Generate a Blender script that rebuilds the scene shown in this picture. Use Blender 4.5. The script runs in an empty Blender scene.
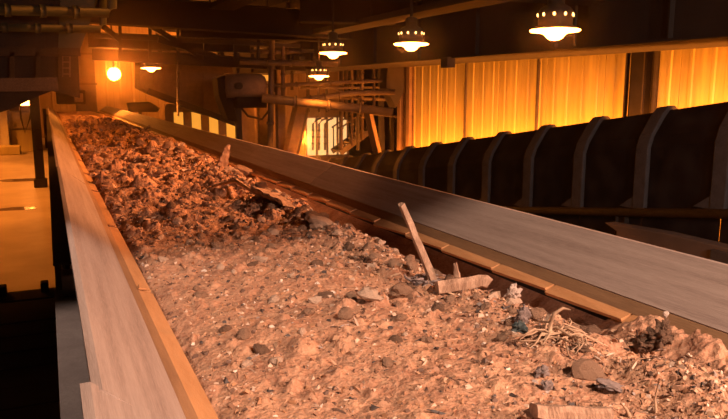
import bpy, math, random
import numpy as np
from mathutils import Vector, Matrix

random.seed(11)
rng = np.random.default_rng(11)
S = bpy.context.scene
COL = S.collection

# ------------------------------------------------------------------ camera
EYE = Vector((0.0, 0.0, 2.2))
YAW, PITCH = math.radians(24.19), math.radians(9.69)
FPX = 700.0
cam_data = bpy.data.cameras.new('camera')
cam_data.sensor_width = 36.0
cam_data.lens = FPX * 36.0 / 728.0
cam_data.clip_start, cam_data.clip_end = 0.05, 200
cam = bpy.data.objects.new('camera', cam_data)
cam.location = EYE
cam.rotation_euler = (math.pi / 2 - PITCH, 0, -YAW)
COL.objects.link(cam)
S.camera = cam

# ------------------------------------------------------------------ world, light, exposure
world = bpy.data.worlds.new('night')
S.world = world
world.use_nodes = True
world.node_tree.nodes['Background'].inputs[0].default_value = (0.30, 0.16, 0.10, 1)
world.node_tree.nodes['Background'].inputs[1].default_value = 0.02
# thin scattering air, added to stand in for lens bloom round the lamps
_nt = world.node_tree
_vs = _nt.nodes.new('ShaderNodeVolumeScatter')
_vs.inputs['Color'].default_value = (1.0, 0.72, 0.52, 1)
_vs.inputs['Density'].default_value = 0.0048
_vs.inputs['Anisotropy'].default_value = 0.97
_nt.links.new(_vs.outputs[0], _nt.nodes['World Output'].inputs['Volume'])
S.view_settings.view_transform = 'Standard'
S.view_settings.look = 'None'
S.view_settings.gamma = 1
S.view_settings.use_curve_mapping = False
S.view_settings.exposure = 0.0
S.cycles.use_denoising = True
S.cycles.max_bounces = 6
S.cycles.diffuse_bounces = 3
S.cycles.sample_clamp_indirect = 4

SODIUM = (1.0, 0.245, 0.024)
def lamp_light(name, loc, power, color=SODIUM, radius=0.12, parent=None, spot=None, aim=None):
    d = bpy.data.lights.new(name, 'SPOT' if spot else 'POINT')
    d.energy, d.color, d.shadow_soft_size = power, color, radius
    if spot:
        d.spot_size, d.spot_blend = math.radians(spot), 0.35
    o = bpy.data.objects.new(name, d)
    o.location = loc
    if aim is not None:
        o.rotation_euler = (Vector(aim) - Vector(loc)).to_track_quat('-Z', 'Y').to_euler()
    if parent: o.parent = parent
    COL.objects.link(o)
    return o
# whitish work light of the gallery behind the photographer; the added deck slab cuts its beam off
lamp_light('gallery_work_light', (1.9, -3.0, 5.6), 2500, (1.0, 0.66, 0.48), 0.16, spot=75, aim=(1.4, 2.6, 1.4))
# unseen weaker fill light, added lower down to shine in under the deck
lamp_light('near_fill_light', (3.6, -1.6, 3.1), 1000, (1.0, 0.55, 0.38), 0.10)
lamp_light('near_fill_light', (-0.8, 3.2, 2.7), 60, (1.0, 0.68, 0.54), 0.10, spot=75, aim=(0.1, 2.4, 1.1))  # added to brighten the grey ledge
# unseen fill lights added on the girder side to brighten the waste conveyor (above and right of the frame)
lamp_light('conveyor_fill_light', (5.5, 10.6, 4.1), 1500, SODIUM, 0.12, spot=76, aim=(1.1, 10.0, 1.4))
lamp_light('deck_fill_light', (4.6, 6.1, 3.36), 1500, (1.0, 0.36, 0.13), 0.12, spot=80, aim=(1.1, 6.7, 1.4))  # added under the deck to lift the dark middle of the load
lamp_light('conveyor_fill_light', (6.3, 17.6, 4.4), 2200, SODIUM, 0.12, spot=62, aim=(1.0, 16.0, 1.4))
lamp_light('hoop_fill_light', (6.0, -1.5, 3.2), 1500, (1.0, 0.72, 0.60), 0.10, spot=62, aim=(9.4, 7.0, 0.6))  # unseen whitish fill, added to light the hoops on the right
lamp_light('conveyor_fill_light', (6.5, 3.8, 3.35), 700, SODIUM, 0.12, spot=80, aim=(0.5, 5.6, 1.4))
# unseen sodium floods added down behind the covered conveyor, washing the sheet wall
for i in range(11):
    yy = 5.0 + 1.6*i
    lamp_light('wall_fill_light', (10.32, yy, 0.95 - 0.145 * (yy - 8.4)), 560, SODIUM, 0.2)
# sodium lamps of the bay left of the conveyor (off the left edge of the picture)
for yy in (14.5, 20.0, 25.0):
    lamp_light('left_bay_light', (-3.8, yy, 4.6), 2600, SODIUM, 0.2, spot=114, aim=(-3.4, yy - 0.8, 0))
# unseen sodium lights added to brighten the plant at the far end
for p, e in (((5.0, 33.5, 3.6), 220), ((9.0, 32.0, 1.6), 240), ((2.2, 34.6, 4.5), 90), ((7.0, 34.6, 4.5), 200), ((9.5, 27.0, 0.2), 260), ((1.0, 34.0, 4.2), 50), ((6.0, 30.0, 4.6), 200)):
    lamp_light('far_fill_light', p, e*2, SODIUM, 0.2)

# ------------------------------------------------------------------ pixel + depth -> place
_f = Vector((math.cos(PITCH) * math.sin(YAW), math.cos(PITCH) * math.cos(YAW), -math.sin(PITCH)))
_r = Vector((math.cos(YAW), -math.sin(YAW), 0.0))
_u = _r.cross(_f)
def _ray(x, y): return _f + _r * ((x - 364) / FPX) - _u * ((y - 209.5) / FPX)
def P(x, y, Y):            # the point seen at (x, y), at distance Y along the hall
    d = _ray(x, y); return EYE + d * (Y / d.y)
def PZ(x, y, z):
    d = _ray(x, y); return EYE + d * ((z - EYE.z) / d.z)
def PX(x, y, X):
    d = _ray(x, y); return EYE + d * (X / d.x)

# ------------------------------------------------------------------ materials
def material(name, base, base2=None, rough=0.8, scale=6.0, stretch=(1, 1, 1), bump=0.2, metal=0.0, dust=None, dust_amt=0.5, fine=40.0, spec=0.4):
    m = bpy.data.materials.new(name); m.use_nodes = True
    n, l = m.node_tree.nodes, m.node_tree.links
    b = n['Principled BSDF']
    b.inputs['Roughness'].default_value = rough
    b.inputs['Metallic'].default_value = metal
    b.inputs['Specular IOR Level'].default_value = spec
    tc = n.new('ShaderNodeTexCoord'); mp = n.new('ShaderNodeMapping')
    mp.inputs['Scale'].default_value = stretch
    l.new(tc.outputs['Object'], mp.inputs['Vector'])
    t1 = n.new('ShaderNodeTexNoise'); t1.inputs['Scale'].default_value = scale; t1.inputs['Detail'].default_value = 8
    t1.inputs['Roughness'].default_value = 0.65
    l.new(mp.outputs[0], t1.inputs['Vector'])
    cr = n.new('ShaderNodeValToRGB')
    b2 = base2 or tuple(c * 0.55 for c in base)
    cr.color_ramp.elements[0].position, cr.color_ramp.elements[1].position = 0.34, 0.66
    cr.color_ramp.elements[0].color = (*b2, 1); cr.color_ramp.elements[1].color = (*base, 1)
    l.new(t1.outputs['Fac'], cr.inputs[0])
    out = cr.outputs[0]
    t2 = n.new('ShaderNodeTexNoise'); t2.inputs['Scale'].default_value = fine; t2.inputs['Detail'].default_value = 5
    l.new(mp.outputs[0], t2.inputs['Vector'])
    if dust:
        mx = n.new('ShaderNodeMix'); mx.data_type = 'RGBA'
        r2 = n.new('ShaderNodeValToRGB')
        r2.color_ramp.elements[0].position, r2.color_ramp.elements[1].position = 0.42, 0.7
        r2.color_ramp.elements[1].color = (dust_amt,) * 3 + (1,)
        l.new(t2.outputs['Fac'], r2.inputs[0]); l.new(r2.outputs[0], mx.inputs[0])
        l.new(out, mx.inputs[6]); mx.inputs[7].default_value = (*dust, 1)
        out = mx.outputs[2]
    l.new(out, b.inputs['Base Color'])
    if bump:
        ad = n.new('ShaderNodeMath'); ad.operation = 'ADD'
        l.new(t1.outputs['Fac'], ad.inputs[0]); l.new(t2.outputs['Fac'], ad.inputs[1])
        bp = n.new('ShaderNodeBump'); bp.inputs['Strength'].default_value = bump; bp.inputs['Distance'].default_value = 0.02
        l.new(ad.outputs[0], bp.inputs['Height']); l.new(bp.outputs[0], b.inputs['Normal'])
    return m
def emitter(name, color, strength, base=1.0):
    m = bpy.data.materials.new(name); m.use_nodes = True
    b = m.node_tree.nodes['Principled BSDF']
    b.inputs['Base Color'].default_value = (*[c*base for c in color], 1)
    b.inputs['Emission Color'].default_value = (*color, 1)
    b.inputs['Emission Strength'].default_value = strength
    return m

M = {}
M['board'] = material('dusty_steel_board', (0.37, 0.29, 0.25), (0.235, 0.175, 0.15), 0.75, 3.0, (9, 0.3, 9), 0.12, dust=(0.44, 0.35, 0.30), dust_amt=0.5, fine=60)
M['strip'] = material('tan_rubber_strip', (0.56, 0.285, 0.125), (0.42, 0.20, 0.08), 0.6, 4.0, (4, 0.6, 4), 0.15, dust=(0.54, 0.33, 0.18), dust_amt=0.3, fine=50)
M['belt'] = material('black_belt_rubber', (0.035, 0.026, 0.022), None, 0.8, 5, (1, 1, 1), 0.2)
M['dark_steel'] = material('dark_painted_steel', (0.030, 0.024, 0.021), (0.014, 0.012, 0.011), 0.7, 4, (1, 1, 1), 0.15, dust=(0.05, 0.04, 0.033), dust_amt=0.4, spec=0.2)
M['black_sheet'] = material('black_hood_sheet', (0.006, 0.006, 0.007), (0.003, 0.003, 0.004), 0.8, 2.2, (1, 1, 1), 0.1, dust=(0.028, 0.027, 0.027), dust_amt=0.5, fine=2.5, spec=0.06)  # dust patches also stand in for the lit slopes beside the hoops
M['hoop'] = material('dusty_brown_hoop_steel', (0.055, 0.052, 0.055), (0.030, 0.030, 0.032), 0.8, 6, (1, 1, 1), 0.15, dust=(0.075, 0.07, 0.072), dust_amt=0.5, spec=0.15)
M['grey_ledge'] = material('grey_dusty_ledge', (0.36, 0.31, 0.28), (0.26, 0.22, 0.20), 0.85, 8, (1, 1, 1), 0.2, dust=(0.26, 0.22, 0.2), dust_amt=0.5, fine=90)
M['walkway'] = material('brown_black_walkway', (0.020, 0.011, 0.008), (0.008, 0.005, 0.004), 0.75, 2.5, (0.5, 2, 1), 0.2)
M['floor'] = material('worn_concrete_floor', (0.46, 0.40, 0.33), (0.32, 0.27, 0.22), 0.42, 0.7, (1, 1, 1), 0.06, dust=(0.24, 0.19, 0.15), dust_amt=0.45, fine=2.2)
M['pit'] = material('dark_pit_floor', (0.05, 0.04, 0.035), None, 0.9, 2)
M['ceiling'] = material('sooty_ceiling', (0.022, 0.018, 0.015), (0.010, 0.009, 0.008), 0.9, 1.0, spec=0.1)
M['sheet'] = material('galvanised_wall_sheet', (0.58, 0.50, 0.21), (0.44, 0.37, 0.15), 0.42, 1.2, (3, 3, 0.25), 0.05, dust=(0.36, 0.28, 0.17), dust_amt=0.5, fine=4, spec=0.4)
M['back_sheet'] = material('brown_back_sheet', (0.30, 0.20, 0.11), (0.20, 0.13, 0.07), 0.7, 1.2, (2, 2, 0.4), 0.05, dust=(0.14, 0.09, 0.05), dust_amt=0.5, fine=3)
M['girt'] = material('dark_girt_steel', (0.09, 0.07, 0.055), None, 0.7, 4)
M['rust'] = material('rusty_steel_plate', (0.26, 0.17, 0.11), (0.14, 0.09, 0.06), 0.75, 1.2, (1, 1, 1), 0.15, dust=(0.1, 0.07, 0.05), dust_amt=0.5, fine=6)
M['pipe'] = material('grimy_pipe_steel', (0.085, 0.058, 0.042), (0.04, 0.028, 0.02), 0.6, 3, (1, 1, 1), 0.1, dust=(0.14, 0.10, 0.07), dust_amt=0.4)
M['green_steel'] = material('grey_green_steel', (0.028, 0.042, 0.032), (0.015, 0.023, 0.018), 0.6, 2, (1, 1, 1), 0.1)
M['pale_paint'] = material('pale_painted_panel', (0.60, 0.55, 0.46), (0.45, 0.40, 0.33), 0.6, 2)
M['housing'] = material('lamp_housing_aluminium', (0.05, 0.04, 0.03), None, 0.6, 8, (1, 1, 1), 0.05)
M['lens'] = emitter('glowing_sodium_lens', (1.0, 0.28, 0.042), 40)
M['vent_glow'] = emitter('lamp_light_through_vent', (1.0, 0.52, 0.15), 5)
M['window'] = emitter('lit_window_pane', (1.0, 0.36, 0.035), 1.0, 0.05)
M['window_pale'] = emitter('lit_pale_window_pane', (1.0, 0.56, 0.20), 1.1, 0.05)
M['crease_shade'] = material('shaded_ochre_strip', (0.30, 0.17, 0.085), (0.20, 0.11, 0.055), 0.8, 4, (4, 0.6, 4), 0.15)  # darker ochre: shade below the crease put into the colour
M['bed'] = material('shredded_waste_soil', (0.56, 0.315, 0.19), (0.32, 0.15, 0.088), 0.9, 9, (1, 1, 1), 0.65, dust=(0.62, 0.40, 0.27), dust_amt=0.5, fine=70, spec=0.3)
M['clod'] = material('brown_clod', (0.42, 0.25, 0.155), (0.24, 0.13, 0.08), 0.9, 14, (1, 1, 1), 0.7, dust=(0.5, 0.36, 0.26), dust_amt=0.5, fine=90)
M['clod_dark'] = material('dark_clod', (0.27, 0.155, 0.095), (0.14, 0.08, 0.05), 0.9, 14, (1, 1, 1), 0.7, dust=(0.22, 0.15, 0.11), dust_amt=0.4, fine=90)
M['clod_pale'] = material('pale_clod', (0.56, 0.42, 0.32), (0.40, 0.27, 0.19), 0.85, 14, (1, 1, 1), 0.5, fine=90)
M['wood'] = material('raw_splintered_wood', (0.50, 0.33, 0.23), (0.24, 0.14, 0.09), 0.85, 10, (3, 3, 1), 0.4, fine=60)
M['white_rag'] = material('dirty_white_cloth', (0.72, 0.60, 0.52), (0.45, 0.34, 0.28), 0.9, 16, (1, 1, 1), 0.5)
M['blue_rag'] = material('blue_green_plastic_rag', (0.09, 0.12, 0.12), (0.03, 0.045, 0.05), 0.5, 16, (1, 1, 1), 0.4)
M['grey_rag'] = material('grey_mauve_cloth', (0.34, 0.27, 0.25), (0.20, 0.15, 0.14), 0.9, 16, (1, 1, 1), 0.5)
M['fibre'] = material('pale_root_fibre', (0.52, 0.36, 0.24), (0.34, 0.21, 0.13), 0.9, 16)
M['concrete_dark'] = material('dull_brown_concrete', (0.11, 0.085, 0.07), (0.075, 0.058, 0.05), 0.9, 2.5, (1, 1, 1), 0.2, dust=(0.08, 0.062, 0.053), dust_amt=0.5)

# fragments carry their own colour as a mesh attribute
def speckle_material():
    m = bpy.data.materials.new('mixed_waste_flakes'); m.use_nodes = True
    n, l = m.node_tree.nodes, m.node_tree.links
    a = n.new('ShaderNodeAttribute'); a.attribute_name = 'tint'
    l.new(a.outputs['Color'], n['Principled BSDF'].inputs['Base Color'])
    n['Principled BSDF'].inputs['Roughness'].default_value = 0.65
    return m
M['flake'] = speckle_material()

# ------------------------------------------------------------------ mesh helpers
class MB:
    def __init__(self): self.v, self.f, self.smooth = [], [], []
    def add(self, verts, faces, smooth=False):
        o = len(self.v); self.v += [tuple(p) for p in verts]
        for f in faces: self.f.append(tuple(i + o for i in f)); self.smooth.append(smooth)
        return self
    def box(self, lo, hi):
        (x0, y0, z0), (x1, y1, z1) = lo, hi
        v = [(x0,y0,z0),(x1,y0,z0),(x1,y1,z0),(x0,y1,z0),(x0,y0,z1),(x1,y0,z1),(x1,y1,z1),(x0,y1,z1)]
        return self.add(v, [(0,3,2,1),(4,5,6,7),(0,1,5,4),(1,2,6,5),(2,3,7,6),(3,0,4,7)])
    def bar(self, a, b, w, h, up=(0, 0, 1)):          # rectangular bar from a to b, w across and h along up
        a, b = Vector(a), Vector(b); d = (b - a).normalized(); up = Vector(up)
        if abs(d.dot(up)) > 0.98: up = Vector((0, 1, 0))
        s = d.cross(up).normalized() * (w / 2); t = s.cross(d).normalized() * (h / 2)
        v = [p + x for p in (a, b) for x in (-s - t, s - t, s + t, -s + t)]
        return self.add(v, [(3,2,1,0),(4,5,6,7),(0,1,5,4),(1,2,6,5),(2,3,7,6),(3,0,4,7)])
    def hbeam(self, a, b, w, h, t=0.02, up=(0, 0, 1)):  # rolled I section: two flanges and a web
        a, b = Vector(a), Vector(b); d = (b - a).normalized(); up = Vector(up)
        if abs(d.dot(up)) > 0.98: up = Vector((0, 1, 0))
        s = d.cross(up).normalized(); k = s.cross(d).normalized()
        self.bar(a + k * (h/2), b + k * (h/2), w, t, k); self.bar(a - k * (h/2), b - k * (h/2), w, t, k)
        return self.bar(a, b, t, h, k)
    def tube(self, pts, r, n=10, cap=True):
        pts = [Vector(p) for p in pts]; rings = []
        rs = r if isinstance(r, (list, tuple)) else [r] * len(pts)
        ref = Vector((0.13, 0.27, 0.95)).normalized()
        vs = []
        for i, p in enumerate(pts):
            d = (pts[min(i + 1, len(pts) - 1)] - pts[max(i - 1, 0)]).normalized()
            rr = ref if abs(d.dot(ref)) < 0.95 else Vector((1, 0, 0))
            s = d.cross(rr).normalized(); t = d.cross(s).normalized()
            for k in range(n):
                a = 2 * math.pi * k / n
                vs.append(p + (s * math.cos(a) + t * math.sin(a)) * rs[i])
        fs = [(i*n+k, i*n+(k+1)%n, (i+1)*n+(k+1)%n, (i+1)*n+k) for i in range(len(pts)-1) for k in range(n)]
        self.add(vs, fs, True)
        if cap:
            o = len(self.v) - len(vs)
            self.f.append(tuple(o + k for k in range(n))); self.smooth.append(False)
            e = o + (len(pts)-1)*n
            self.f.append(tuple(e + k for k in reversed(range(n)))); self.smooth.append(False)
        return self
    def lathe(self, prof, c=(0, 0, 0), n=28, axis='z', smooth=True):
        vs = []
        for r, h in prof:
            for k in range(n):
                a = 2*math.pi*k/n; q = (r*math.cos(a), r*math.sin(a), h)
                if axis == 'x': q = (q[2], q[0], q[1])
                if axis == 'y': q = (q[0], q[2], q[1])
                vs.append((c[0]+q[0], c[1]+q[1], c[2]+q[2]))
        fs = [(i*n+k, i*n+(k+1)%n, (i+1)*n+(k+1)%n, (i+1)*n+k) for i in range(len(prof)-1) for k in range(n)]
        self.add(vs, fs, smooth)
        o = len(self.v) - len(vs)
        if prof[0][0] > 1e-4: self.f.append(tuple(o + k for k in reversed(range(n)))); self.smooth.append(False)
        if prof[-1][0] > 1e-4:
            e = o + (len(prof)-1)*n
            self.f.append(tuple(e + k for k in range(n))); self.smooth.append(False)
        return self
    def prism(self, poly, off):                       # polygon of 3-D points pushed by vector off
        a = [Vector(p) for p in poly]; off = Vector(off); n = len(a)
        return self.add(a + [p + off for p in a], [tuple(reversed(range(n))), tuple(range(n, 2*n))] + [(i, (i+1)%n, n+(i+1)%n, n+i) for i in range(n)])
    def build(self, name, mat, parent=None, bevel=0.0):
        me = bpy.data.meshes.new(name)
        v = np.array(self.v, float)
        if parent is not None: v = v - np.array(world_loc(parent))
        me.from_pydata(v.tolist(), [], self.f); me.materials.append(mat)
        me.polygons.foreach_set('use_smooth', self.smooth); me.update()
        o = bpy.data.objects.new(name, me); COL.objects.link(o)
        if parent is not None: o.parent = parent
        if bevel:
            b = o.modifiers.new('bevel', 'BEVEL'); b.width = bevel; b.segments = 2; b.limit_method = 'ANGLE'
        return o
def world_loc(o):
    p = Vector(o.location)
    while o.parent: o = o.parent; p += Vector(o.location)
    return p
def tag(o, label=None, cat=None, group=None, kind=None):
    if label: o['label'] = label
    if cat: o['category'] = cat
    if group: o['group'] = group
    if kind: o['kind'] = kind
    return o
def thing(name, label, cat, loc=(0, 0, 0), group=None):
    o = bpy.data.objects.new(name, None); o.empty_display_size = 0.2
    o.location = loc; COL.objects.link(o)
    return tag(o, label, cat, group)
def copy_tree(o, parent=None):
    c = o.copy(); COL.objects.link(c)
    if parent is not None: c.parent = parent
    for ch in [x for x in o.children]: copy_tree(ch, c)
    return c
def structure(o): o['kind'] = 'structure'; return o

# value noise (numpy)
_tab = rng.random((256, 256))
def vnoise(x, y):
    xi, yi = np.floor(x).astype(int), np.floor(y).astype(int)
    fx, fy = x - xi, y - yi
    fx, fy = fx*fx*(3-2*fx), fy*fy*(3-2*fy)
    g = lambda a, b: _tab[a & 255, b & 255]
    return (g(xi,yi)*(1-fx)+g(xi+1,yi)*fx)*(1-fy)+(g(xi,yi+1)*(1-fx)+g(xi+1,yi+1)*fx)*fy
def fbm(x, y, o=5, gain=0.5):
    s, a, t = 0.0, 1.0, 0.0
    for k in range(o):
        s = s + a * vnoise(x * 2.0**k + 17.3*k, y * 2.0**k + 5.1*k); t += a; a *= gain
    return s / t - 0.5

# ================================================================== THE SETTING
structure(MB().box((-9, -5, -0.25), (3.2, 40, 0.0)).build('floor', M['floor']))
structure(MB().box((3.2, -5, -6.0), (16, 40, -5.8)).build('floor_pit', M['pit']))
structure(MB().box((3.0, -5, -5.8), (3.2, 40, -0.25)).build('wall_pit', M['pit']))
structure(MB().box((-9, 10.0, 5.3), (16, 40, 5.5)).build('ceiling', M['ceiling']))
# unseen deck slab over the near hall, added so its edge cuts off the work light
structure(MB().box((-9, 0.20, 3.55), (16, 9.0, 3.75)).build('ceiling_shade_slab', M['ceiling']))
structure(MB().box((-9, 9.0, 3.55), (16, 9.3, 5.5)).build('trim_1', M['ceiling']))

def sheet_wall(name, a, b, z0, z1, nrm, mat, pitch=0.98, gap=0.012, only=None):
    """profiled sheeting from a to b (plan points): one child per sheet, on girts"""
    a, b, nrm = Vector((*a, 0)), Vector((*b, 0)), Vector((*nrm, 0))
    L = (b - a).length; d = (b - a).normalized()
    w = MB()
    for z in (z0 + 0.4, z0 + 0.5*(z1 - z0), z1 - 0.4):
        w.bar(a - nrm*0.09 + Vector((0,0,z)), b - nrm*0.09 + Vector((0,0,z)), 0.08, 0.14)
    w.bar(a - nrm*0.16 + Vector((0,0,(z0+z1)/2)), b - nrm*0.16 + Vector((0,0,(z0+z1)/2)), 0.03, z1 - z0)
    root = structure(w.build(name, M['girt']))
    mesh = None
    n = int(L / pitch)
    prof = [(0.0, 0.0), (0.0, 0.018)]
    ribs = 2
    for k in range(ribs):
        c = (k + 0.5) / ribs * (pitch - gap)
        prof += [(c - 0.055, 0.018), (c - 0.030, 0.040), (c + 0.030, 0.040), (c + 0.055, 0.018)]
    prof += [(pitch - gap, 0.018), (pitch - gap, 0.0)]
    for i in range(n):
        if mesh is None:
            vs, fs = [], []
            for s, q in prof:
                for z in (z0, z1): vs.append(d * s + nrm * q + Vector((0, 0, z)))
            for k in range(len(prof) - 1): fs.append((2*k, 2*k+2, 2*k+3, 2*k+1))
            mesh = bpy.data.meshes.new('sheet'); mesh.from_pydata([tuple(v) for v in vs], [], fs); mesh.materials.append(mat)
        o = bpy.data.objects.new('sheet', mesh); COL.objects.link(o)
        o.parent = root
        o.location = a + d * (i * pitch) + nrm * random.uniform(-0.012, 0.012)
    return root
sheet_wall('wall_right', (11.0, 3.0), (11.0, 21.6), -5.8, 4.4, (-1, 0), M['sheet'])
sheet_wall('wall_back', (-3.0, 36.0), (15.0, 36.0), -5.8, 5.3, (0, -1), M['back_sheet'], pitch=1.2)
structure(MB().box((-9, 28.4, 0.0), (-0.55, 28.6, 5.3)).build('wall_left', M['pale_paint']))
# darker post and conduits on the sheet wall
post = thing('wall_post', 'dark steel post with conduits standing against the orange sheet wall', 'post', PX(642, 110, 10.8))
x = PX(642, 90, 10.75)
MB().hbeam((10.72, x.y, -5.8), (10.72, x.y, 4.3), 0.30, 0.22, 0.03, (1, 0, 0)).build('post_shaft', M['dark_steel'], post)
for dy, r in ((0.42, 0.045), (0.30, 0.03), (-0.32, 0.06)):
    MB().tube([(10.75, x.y + dy, -5.8), (10.75, x.y + dy, 3.1), (10.6, x.y + dy, 3.35), (10.0, x.y + dy, 3.45)], r, 8).build('conduit', M['dark_steel'], post)
# end posts and closing battens of the sheet wall
for i, (px, lab) in enumerate(((402, 'brown steel post closing the far end of the sheet wall'), (411, 'slim orange-lit angle post beside the far end of the sheet wall'))):
    q = PX(px, 110, 10.86)
    tag(MB().hbeam((10.82, q.y, -5.8), (10.82, q.y, 4.3), 0.22, 0.16, 0.025, (1, 0, 0)).build('end_post', M['rust'], bevel=0.004), lab, 'post')
for px, lab in ((466, 'narrow dark cover batten on the sheet wall under the second lamp'), (538, 'narrow dark cover batten on the sheet wall under the nearest lamp')):
    q = PX(px, 90, 10.93)
    tag(MB().bar((10.92, q.y, -5.8), (10.92, q.y, 4.3), 0.07, 0.05, (1, 0, 0)).build('cover_batten', M['girt'], bevel=0.008), lab, 'batten')

# ================================================================== BELT CONVEYOR
CX0 = 1.07; Y0, Y1 = -1.5, 29.0
conv = thing('belt_conveyor', 'long belt conveyor with flared dusty skirt boards carrying shredded waste', 'conveyor', (CX0, 8.0, 0.0))
# troughed belt
ys = np.linspace(Y0, Y1, 62)
prof = [(-0.98, 1.42), (-0.80, 1.30), (-0.52, 1.12), (-0.2, 1.08), (0.2, 1.08), (0.52, 1.12), (0.80, 1.30), (0.98, 1.42)]
mb = MB()
vs = [(CX0 + px, y, pz) for y in ys for px, pz in prof] + [(CX0 + px, y, pz - 0.02) for y in ys for px, pz in prof]
n = len(prof); N = len(ys) * n
fs = [(i*n+k, i*n+k+1, (i+1)*n+k+1, (i+1)*n+k) for i in range(len(ys)-1) for k in range(n-1)]
fs += [tuple(N + q for q in reversed(f)) for f in fs]
mb.add(vs, fs, True); mb.build('belt', M['belt'], conv)
def board_section(side, y0, y1, off, parent):
    """one flared plate: thick, with a returned top lip"""
    t = 0.012
    w = 1.045 if side > 0 else 1.005
    pts = [(0.825, 1.452), (w + off, 1.600), (w + .02 + off, 1.600), (w + .02 + off, 1.570), (w + .005 + off, 1.585), (0.832, 1.438)]
    poly = [(CX0 + side * a, y0, z + 0.5*off) for a, z in pts]
    if side < 0: poly = poly[::-1]
    return MB().prism(poly, (0, y1 - y0, 0)).build('board_panel', M['board'], parent)
for side in (-1, 1):
    # carrying angle behind the plates = the skirt board's own mesh
    sk = MB()
    sk.bar((CX0 + side*0.87, Y0, 1.425), (CX0 + side*0.87, Y1, 1.425), 0.05, 0.05)
    for y in np.arange(Y0 + 0.3, Y1, 1.5):
        sk.prism([(CX0 + side*0.85, y, 1.40), (CX0 + side*0.95, y, 1.40), (CX0 + side*0.985, y, 1.55)], (0, 0.02, 0))
    sk = sk.build('skirt_board', M['dark_steel'], conv)
    if side < 0: cuts = [(-1.5, 1.47, 0.022), (1.44, 6.0, 0.0), (6.0, 10.4, 0.006), (10.4, 15.0, 0.0), (15.0, 20.0, 0.006), (20.0, 24.5, 0.0), (24.5, 29.0, 0.004)]
    else: cuts = [(-1.5, 5.3, 0.0), (5.3, 7.4, 0.004), (7.4, 12.0, 0.0), (12.0, 17.0, 0.004), (17.0, 23.0, 0.0), (23.0, 29.0, 0.003)]
    for y0, y1, off in cuts: board_section(side, y0, y1 - 0.006, off, sk)
    # sealing strip below the plates, in lengths whose ends step in and out
    MB().prism([(CX0 + side*0.832, Y0, 1.450), (CX0 + side*0.822, Y0, 1.446), (CX0 + side*0.785, Y0, 1.413), (CX0 + side*0.795, Y0, 1.405)], (0, Y1 - Y0, 0)).build('crease_shade_bar', M['crease_shade'], sk)  # dark band for the shaded face under the crease
    y = Y0; k = 0
    while y < Y1:
        L = (0.42, 0.38, 0.45, 0.40)[k % 4] if side > 0 else (1.45, 1.6, 1.3)[k % 3]
        if side > 0: n1, n2 = random.uniform(-0.004, 0.003), random.uniform(0.006, 0.016)
        else: n1, n2 = random.uniform(-0.006, 0.006), random.uniform(-0.004, 0.012)
        poly = [(0.79, y, 1.414), (0.735 - n1*0.6, y, 1.398 - n1), (0.735 - n2*0.6, y + L - 0.008, 1.398 - n2), (0.79, y + L - 0.008, 1.414)]
        poly = [(CX0 + side*p[0], p[1], p[2]) for p in poly]
        MB().prism(poly, (side*0.008, 0, -0.014)).build('rubber_strip', M['strip'], sk)
        if side < 0 and y < 14:
            MB().prism([(CX0 + side*0.785, y - 0.02, 1.416), (CX0 + side*0.75, y - 0.005, 1.406), (CX0 + side*0.78, y + 0.05, 1.414)], (-side*0.004, 0, 0.006)).build('clamp_tab', M['strip'], sk)
        y += L; k += 1
    # side stringer and legs
    X = CX0 + side*1.045
    ys0 = 3.95 if side < 0 else Y0
    MB().hbeam((X, ys0, 1.12), (X, Y1, 1.12), 0.10, 0.34, 0.014).build('side_stringer', M['dark_steel'], conv)
    for yl in np.arange(4.6, 28, 3.4):
        MB().hbeam((X, yl, 0.0), (X, yl, 0.96), 0.10, 0.14, 0.012, (0, 1, 0)).build('support_leg', M['dark_steel'], conv)
        MB().box((X - 0.06, yl - 0.12, 0.0), (X + 0.06, yl + 0.12, 0.015)).build('base_plate', M['dark_steel'], conv)
# return idler side guard plates (dark side below the stringer)
for k in range(8):
    MB().box((CX0 - 1.075, 4.7 + 3.4*k, 0.12), (CX0 - 1.062, 7.9 + 3.4*k, 0.93)).build('guard_plate', M['dark_steel'], conv)
# grey ledge along the near left side, with a little bracket at its end
led = thing('cable_duct', 'grey dusty duct along the outside of the left skirt board', 'duct', (0.0, 2.0, 1.0))
MB().box((-0.022, -1.0, 0.98), (0.14, 3.86, 1.16)).build('duct_body', M['grey_ledge'], led, 0.01)
MB().box((-0.027, -1.0, 1.16), (0.14, 3.87, 1.172)).build('duct_lid', M['grey_ledge'], led, 0.003)
MB().box((0.01, 3.70, 1.172), (0.07, 3.84, 1.29)).build('end_bracket', M['rust'], led, 0.01)
for yy in (0.2, 2.2, 3.7): MB().box((0.0, yy - 0.03, 0.0), (0.06, yy + 0.03, 0.98)).build('duct_leg', M['dark_steel'], led)

# head end hood and pulley
hd = thing('head_hood', 'dark box hood over the far head end of the waste conveyor', 'hood', (0.9, 29.5, 0.0))
a = P(56, 90, 29.2); b = P(86, 104, 29.2)
MB().box((a.x, 29.0, b.z), (b.x, 30.4, a.z)).build('hood_shell', M['black_sheet'], hd, 0.03)
MB().box((b.x - 0.42, 28.94, b.z + 0.08), (b.x - 0.1, 29.0, a.z - 0.12)).build('hatch', M['rust'], hd, 0.02)
MB().lathe([(0.36, -0.9), (0.36, 0.9)], (1.07, 29.5, 1.0), 24, 'x').build('head_pulley', M['dark_steel'], hd)
for sx in (-1, 1): MB().hbeam((1.07 + sx*1.15, 29.5, 0), (1.07 + sx*1.15, 29.5, 1.5), 0.12, 0.2, 0.02, (0, 1, 0)).build('bearing_stand', M['dark_steel'], hd)

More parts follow.
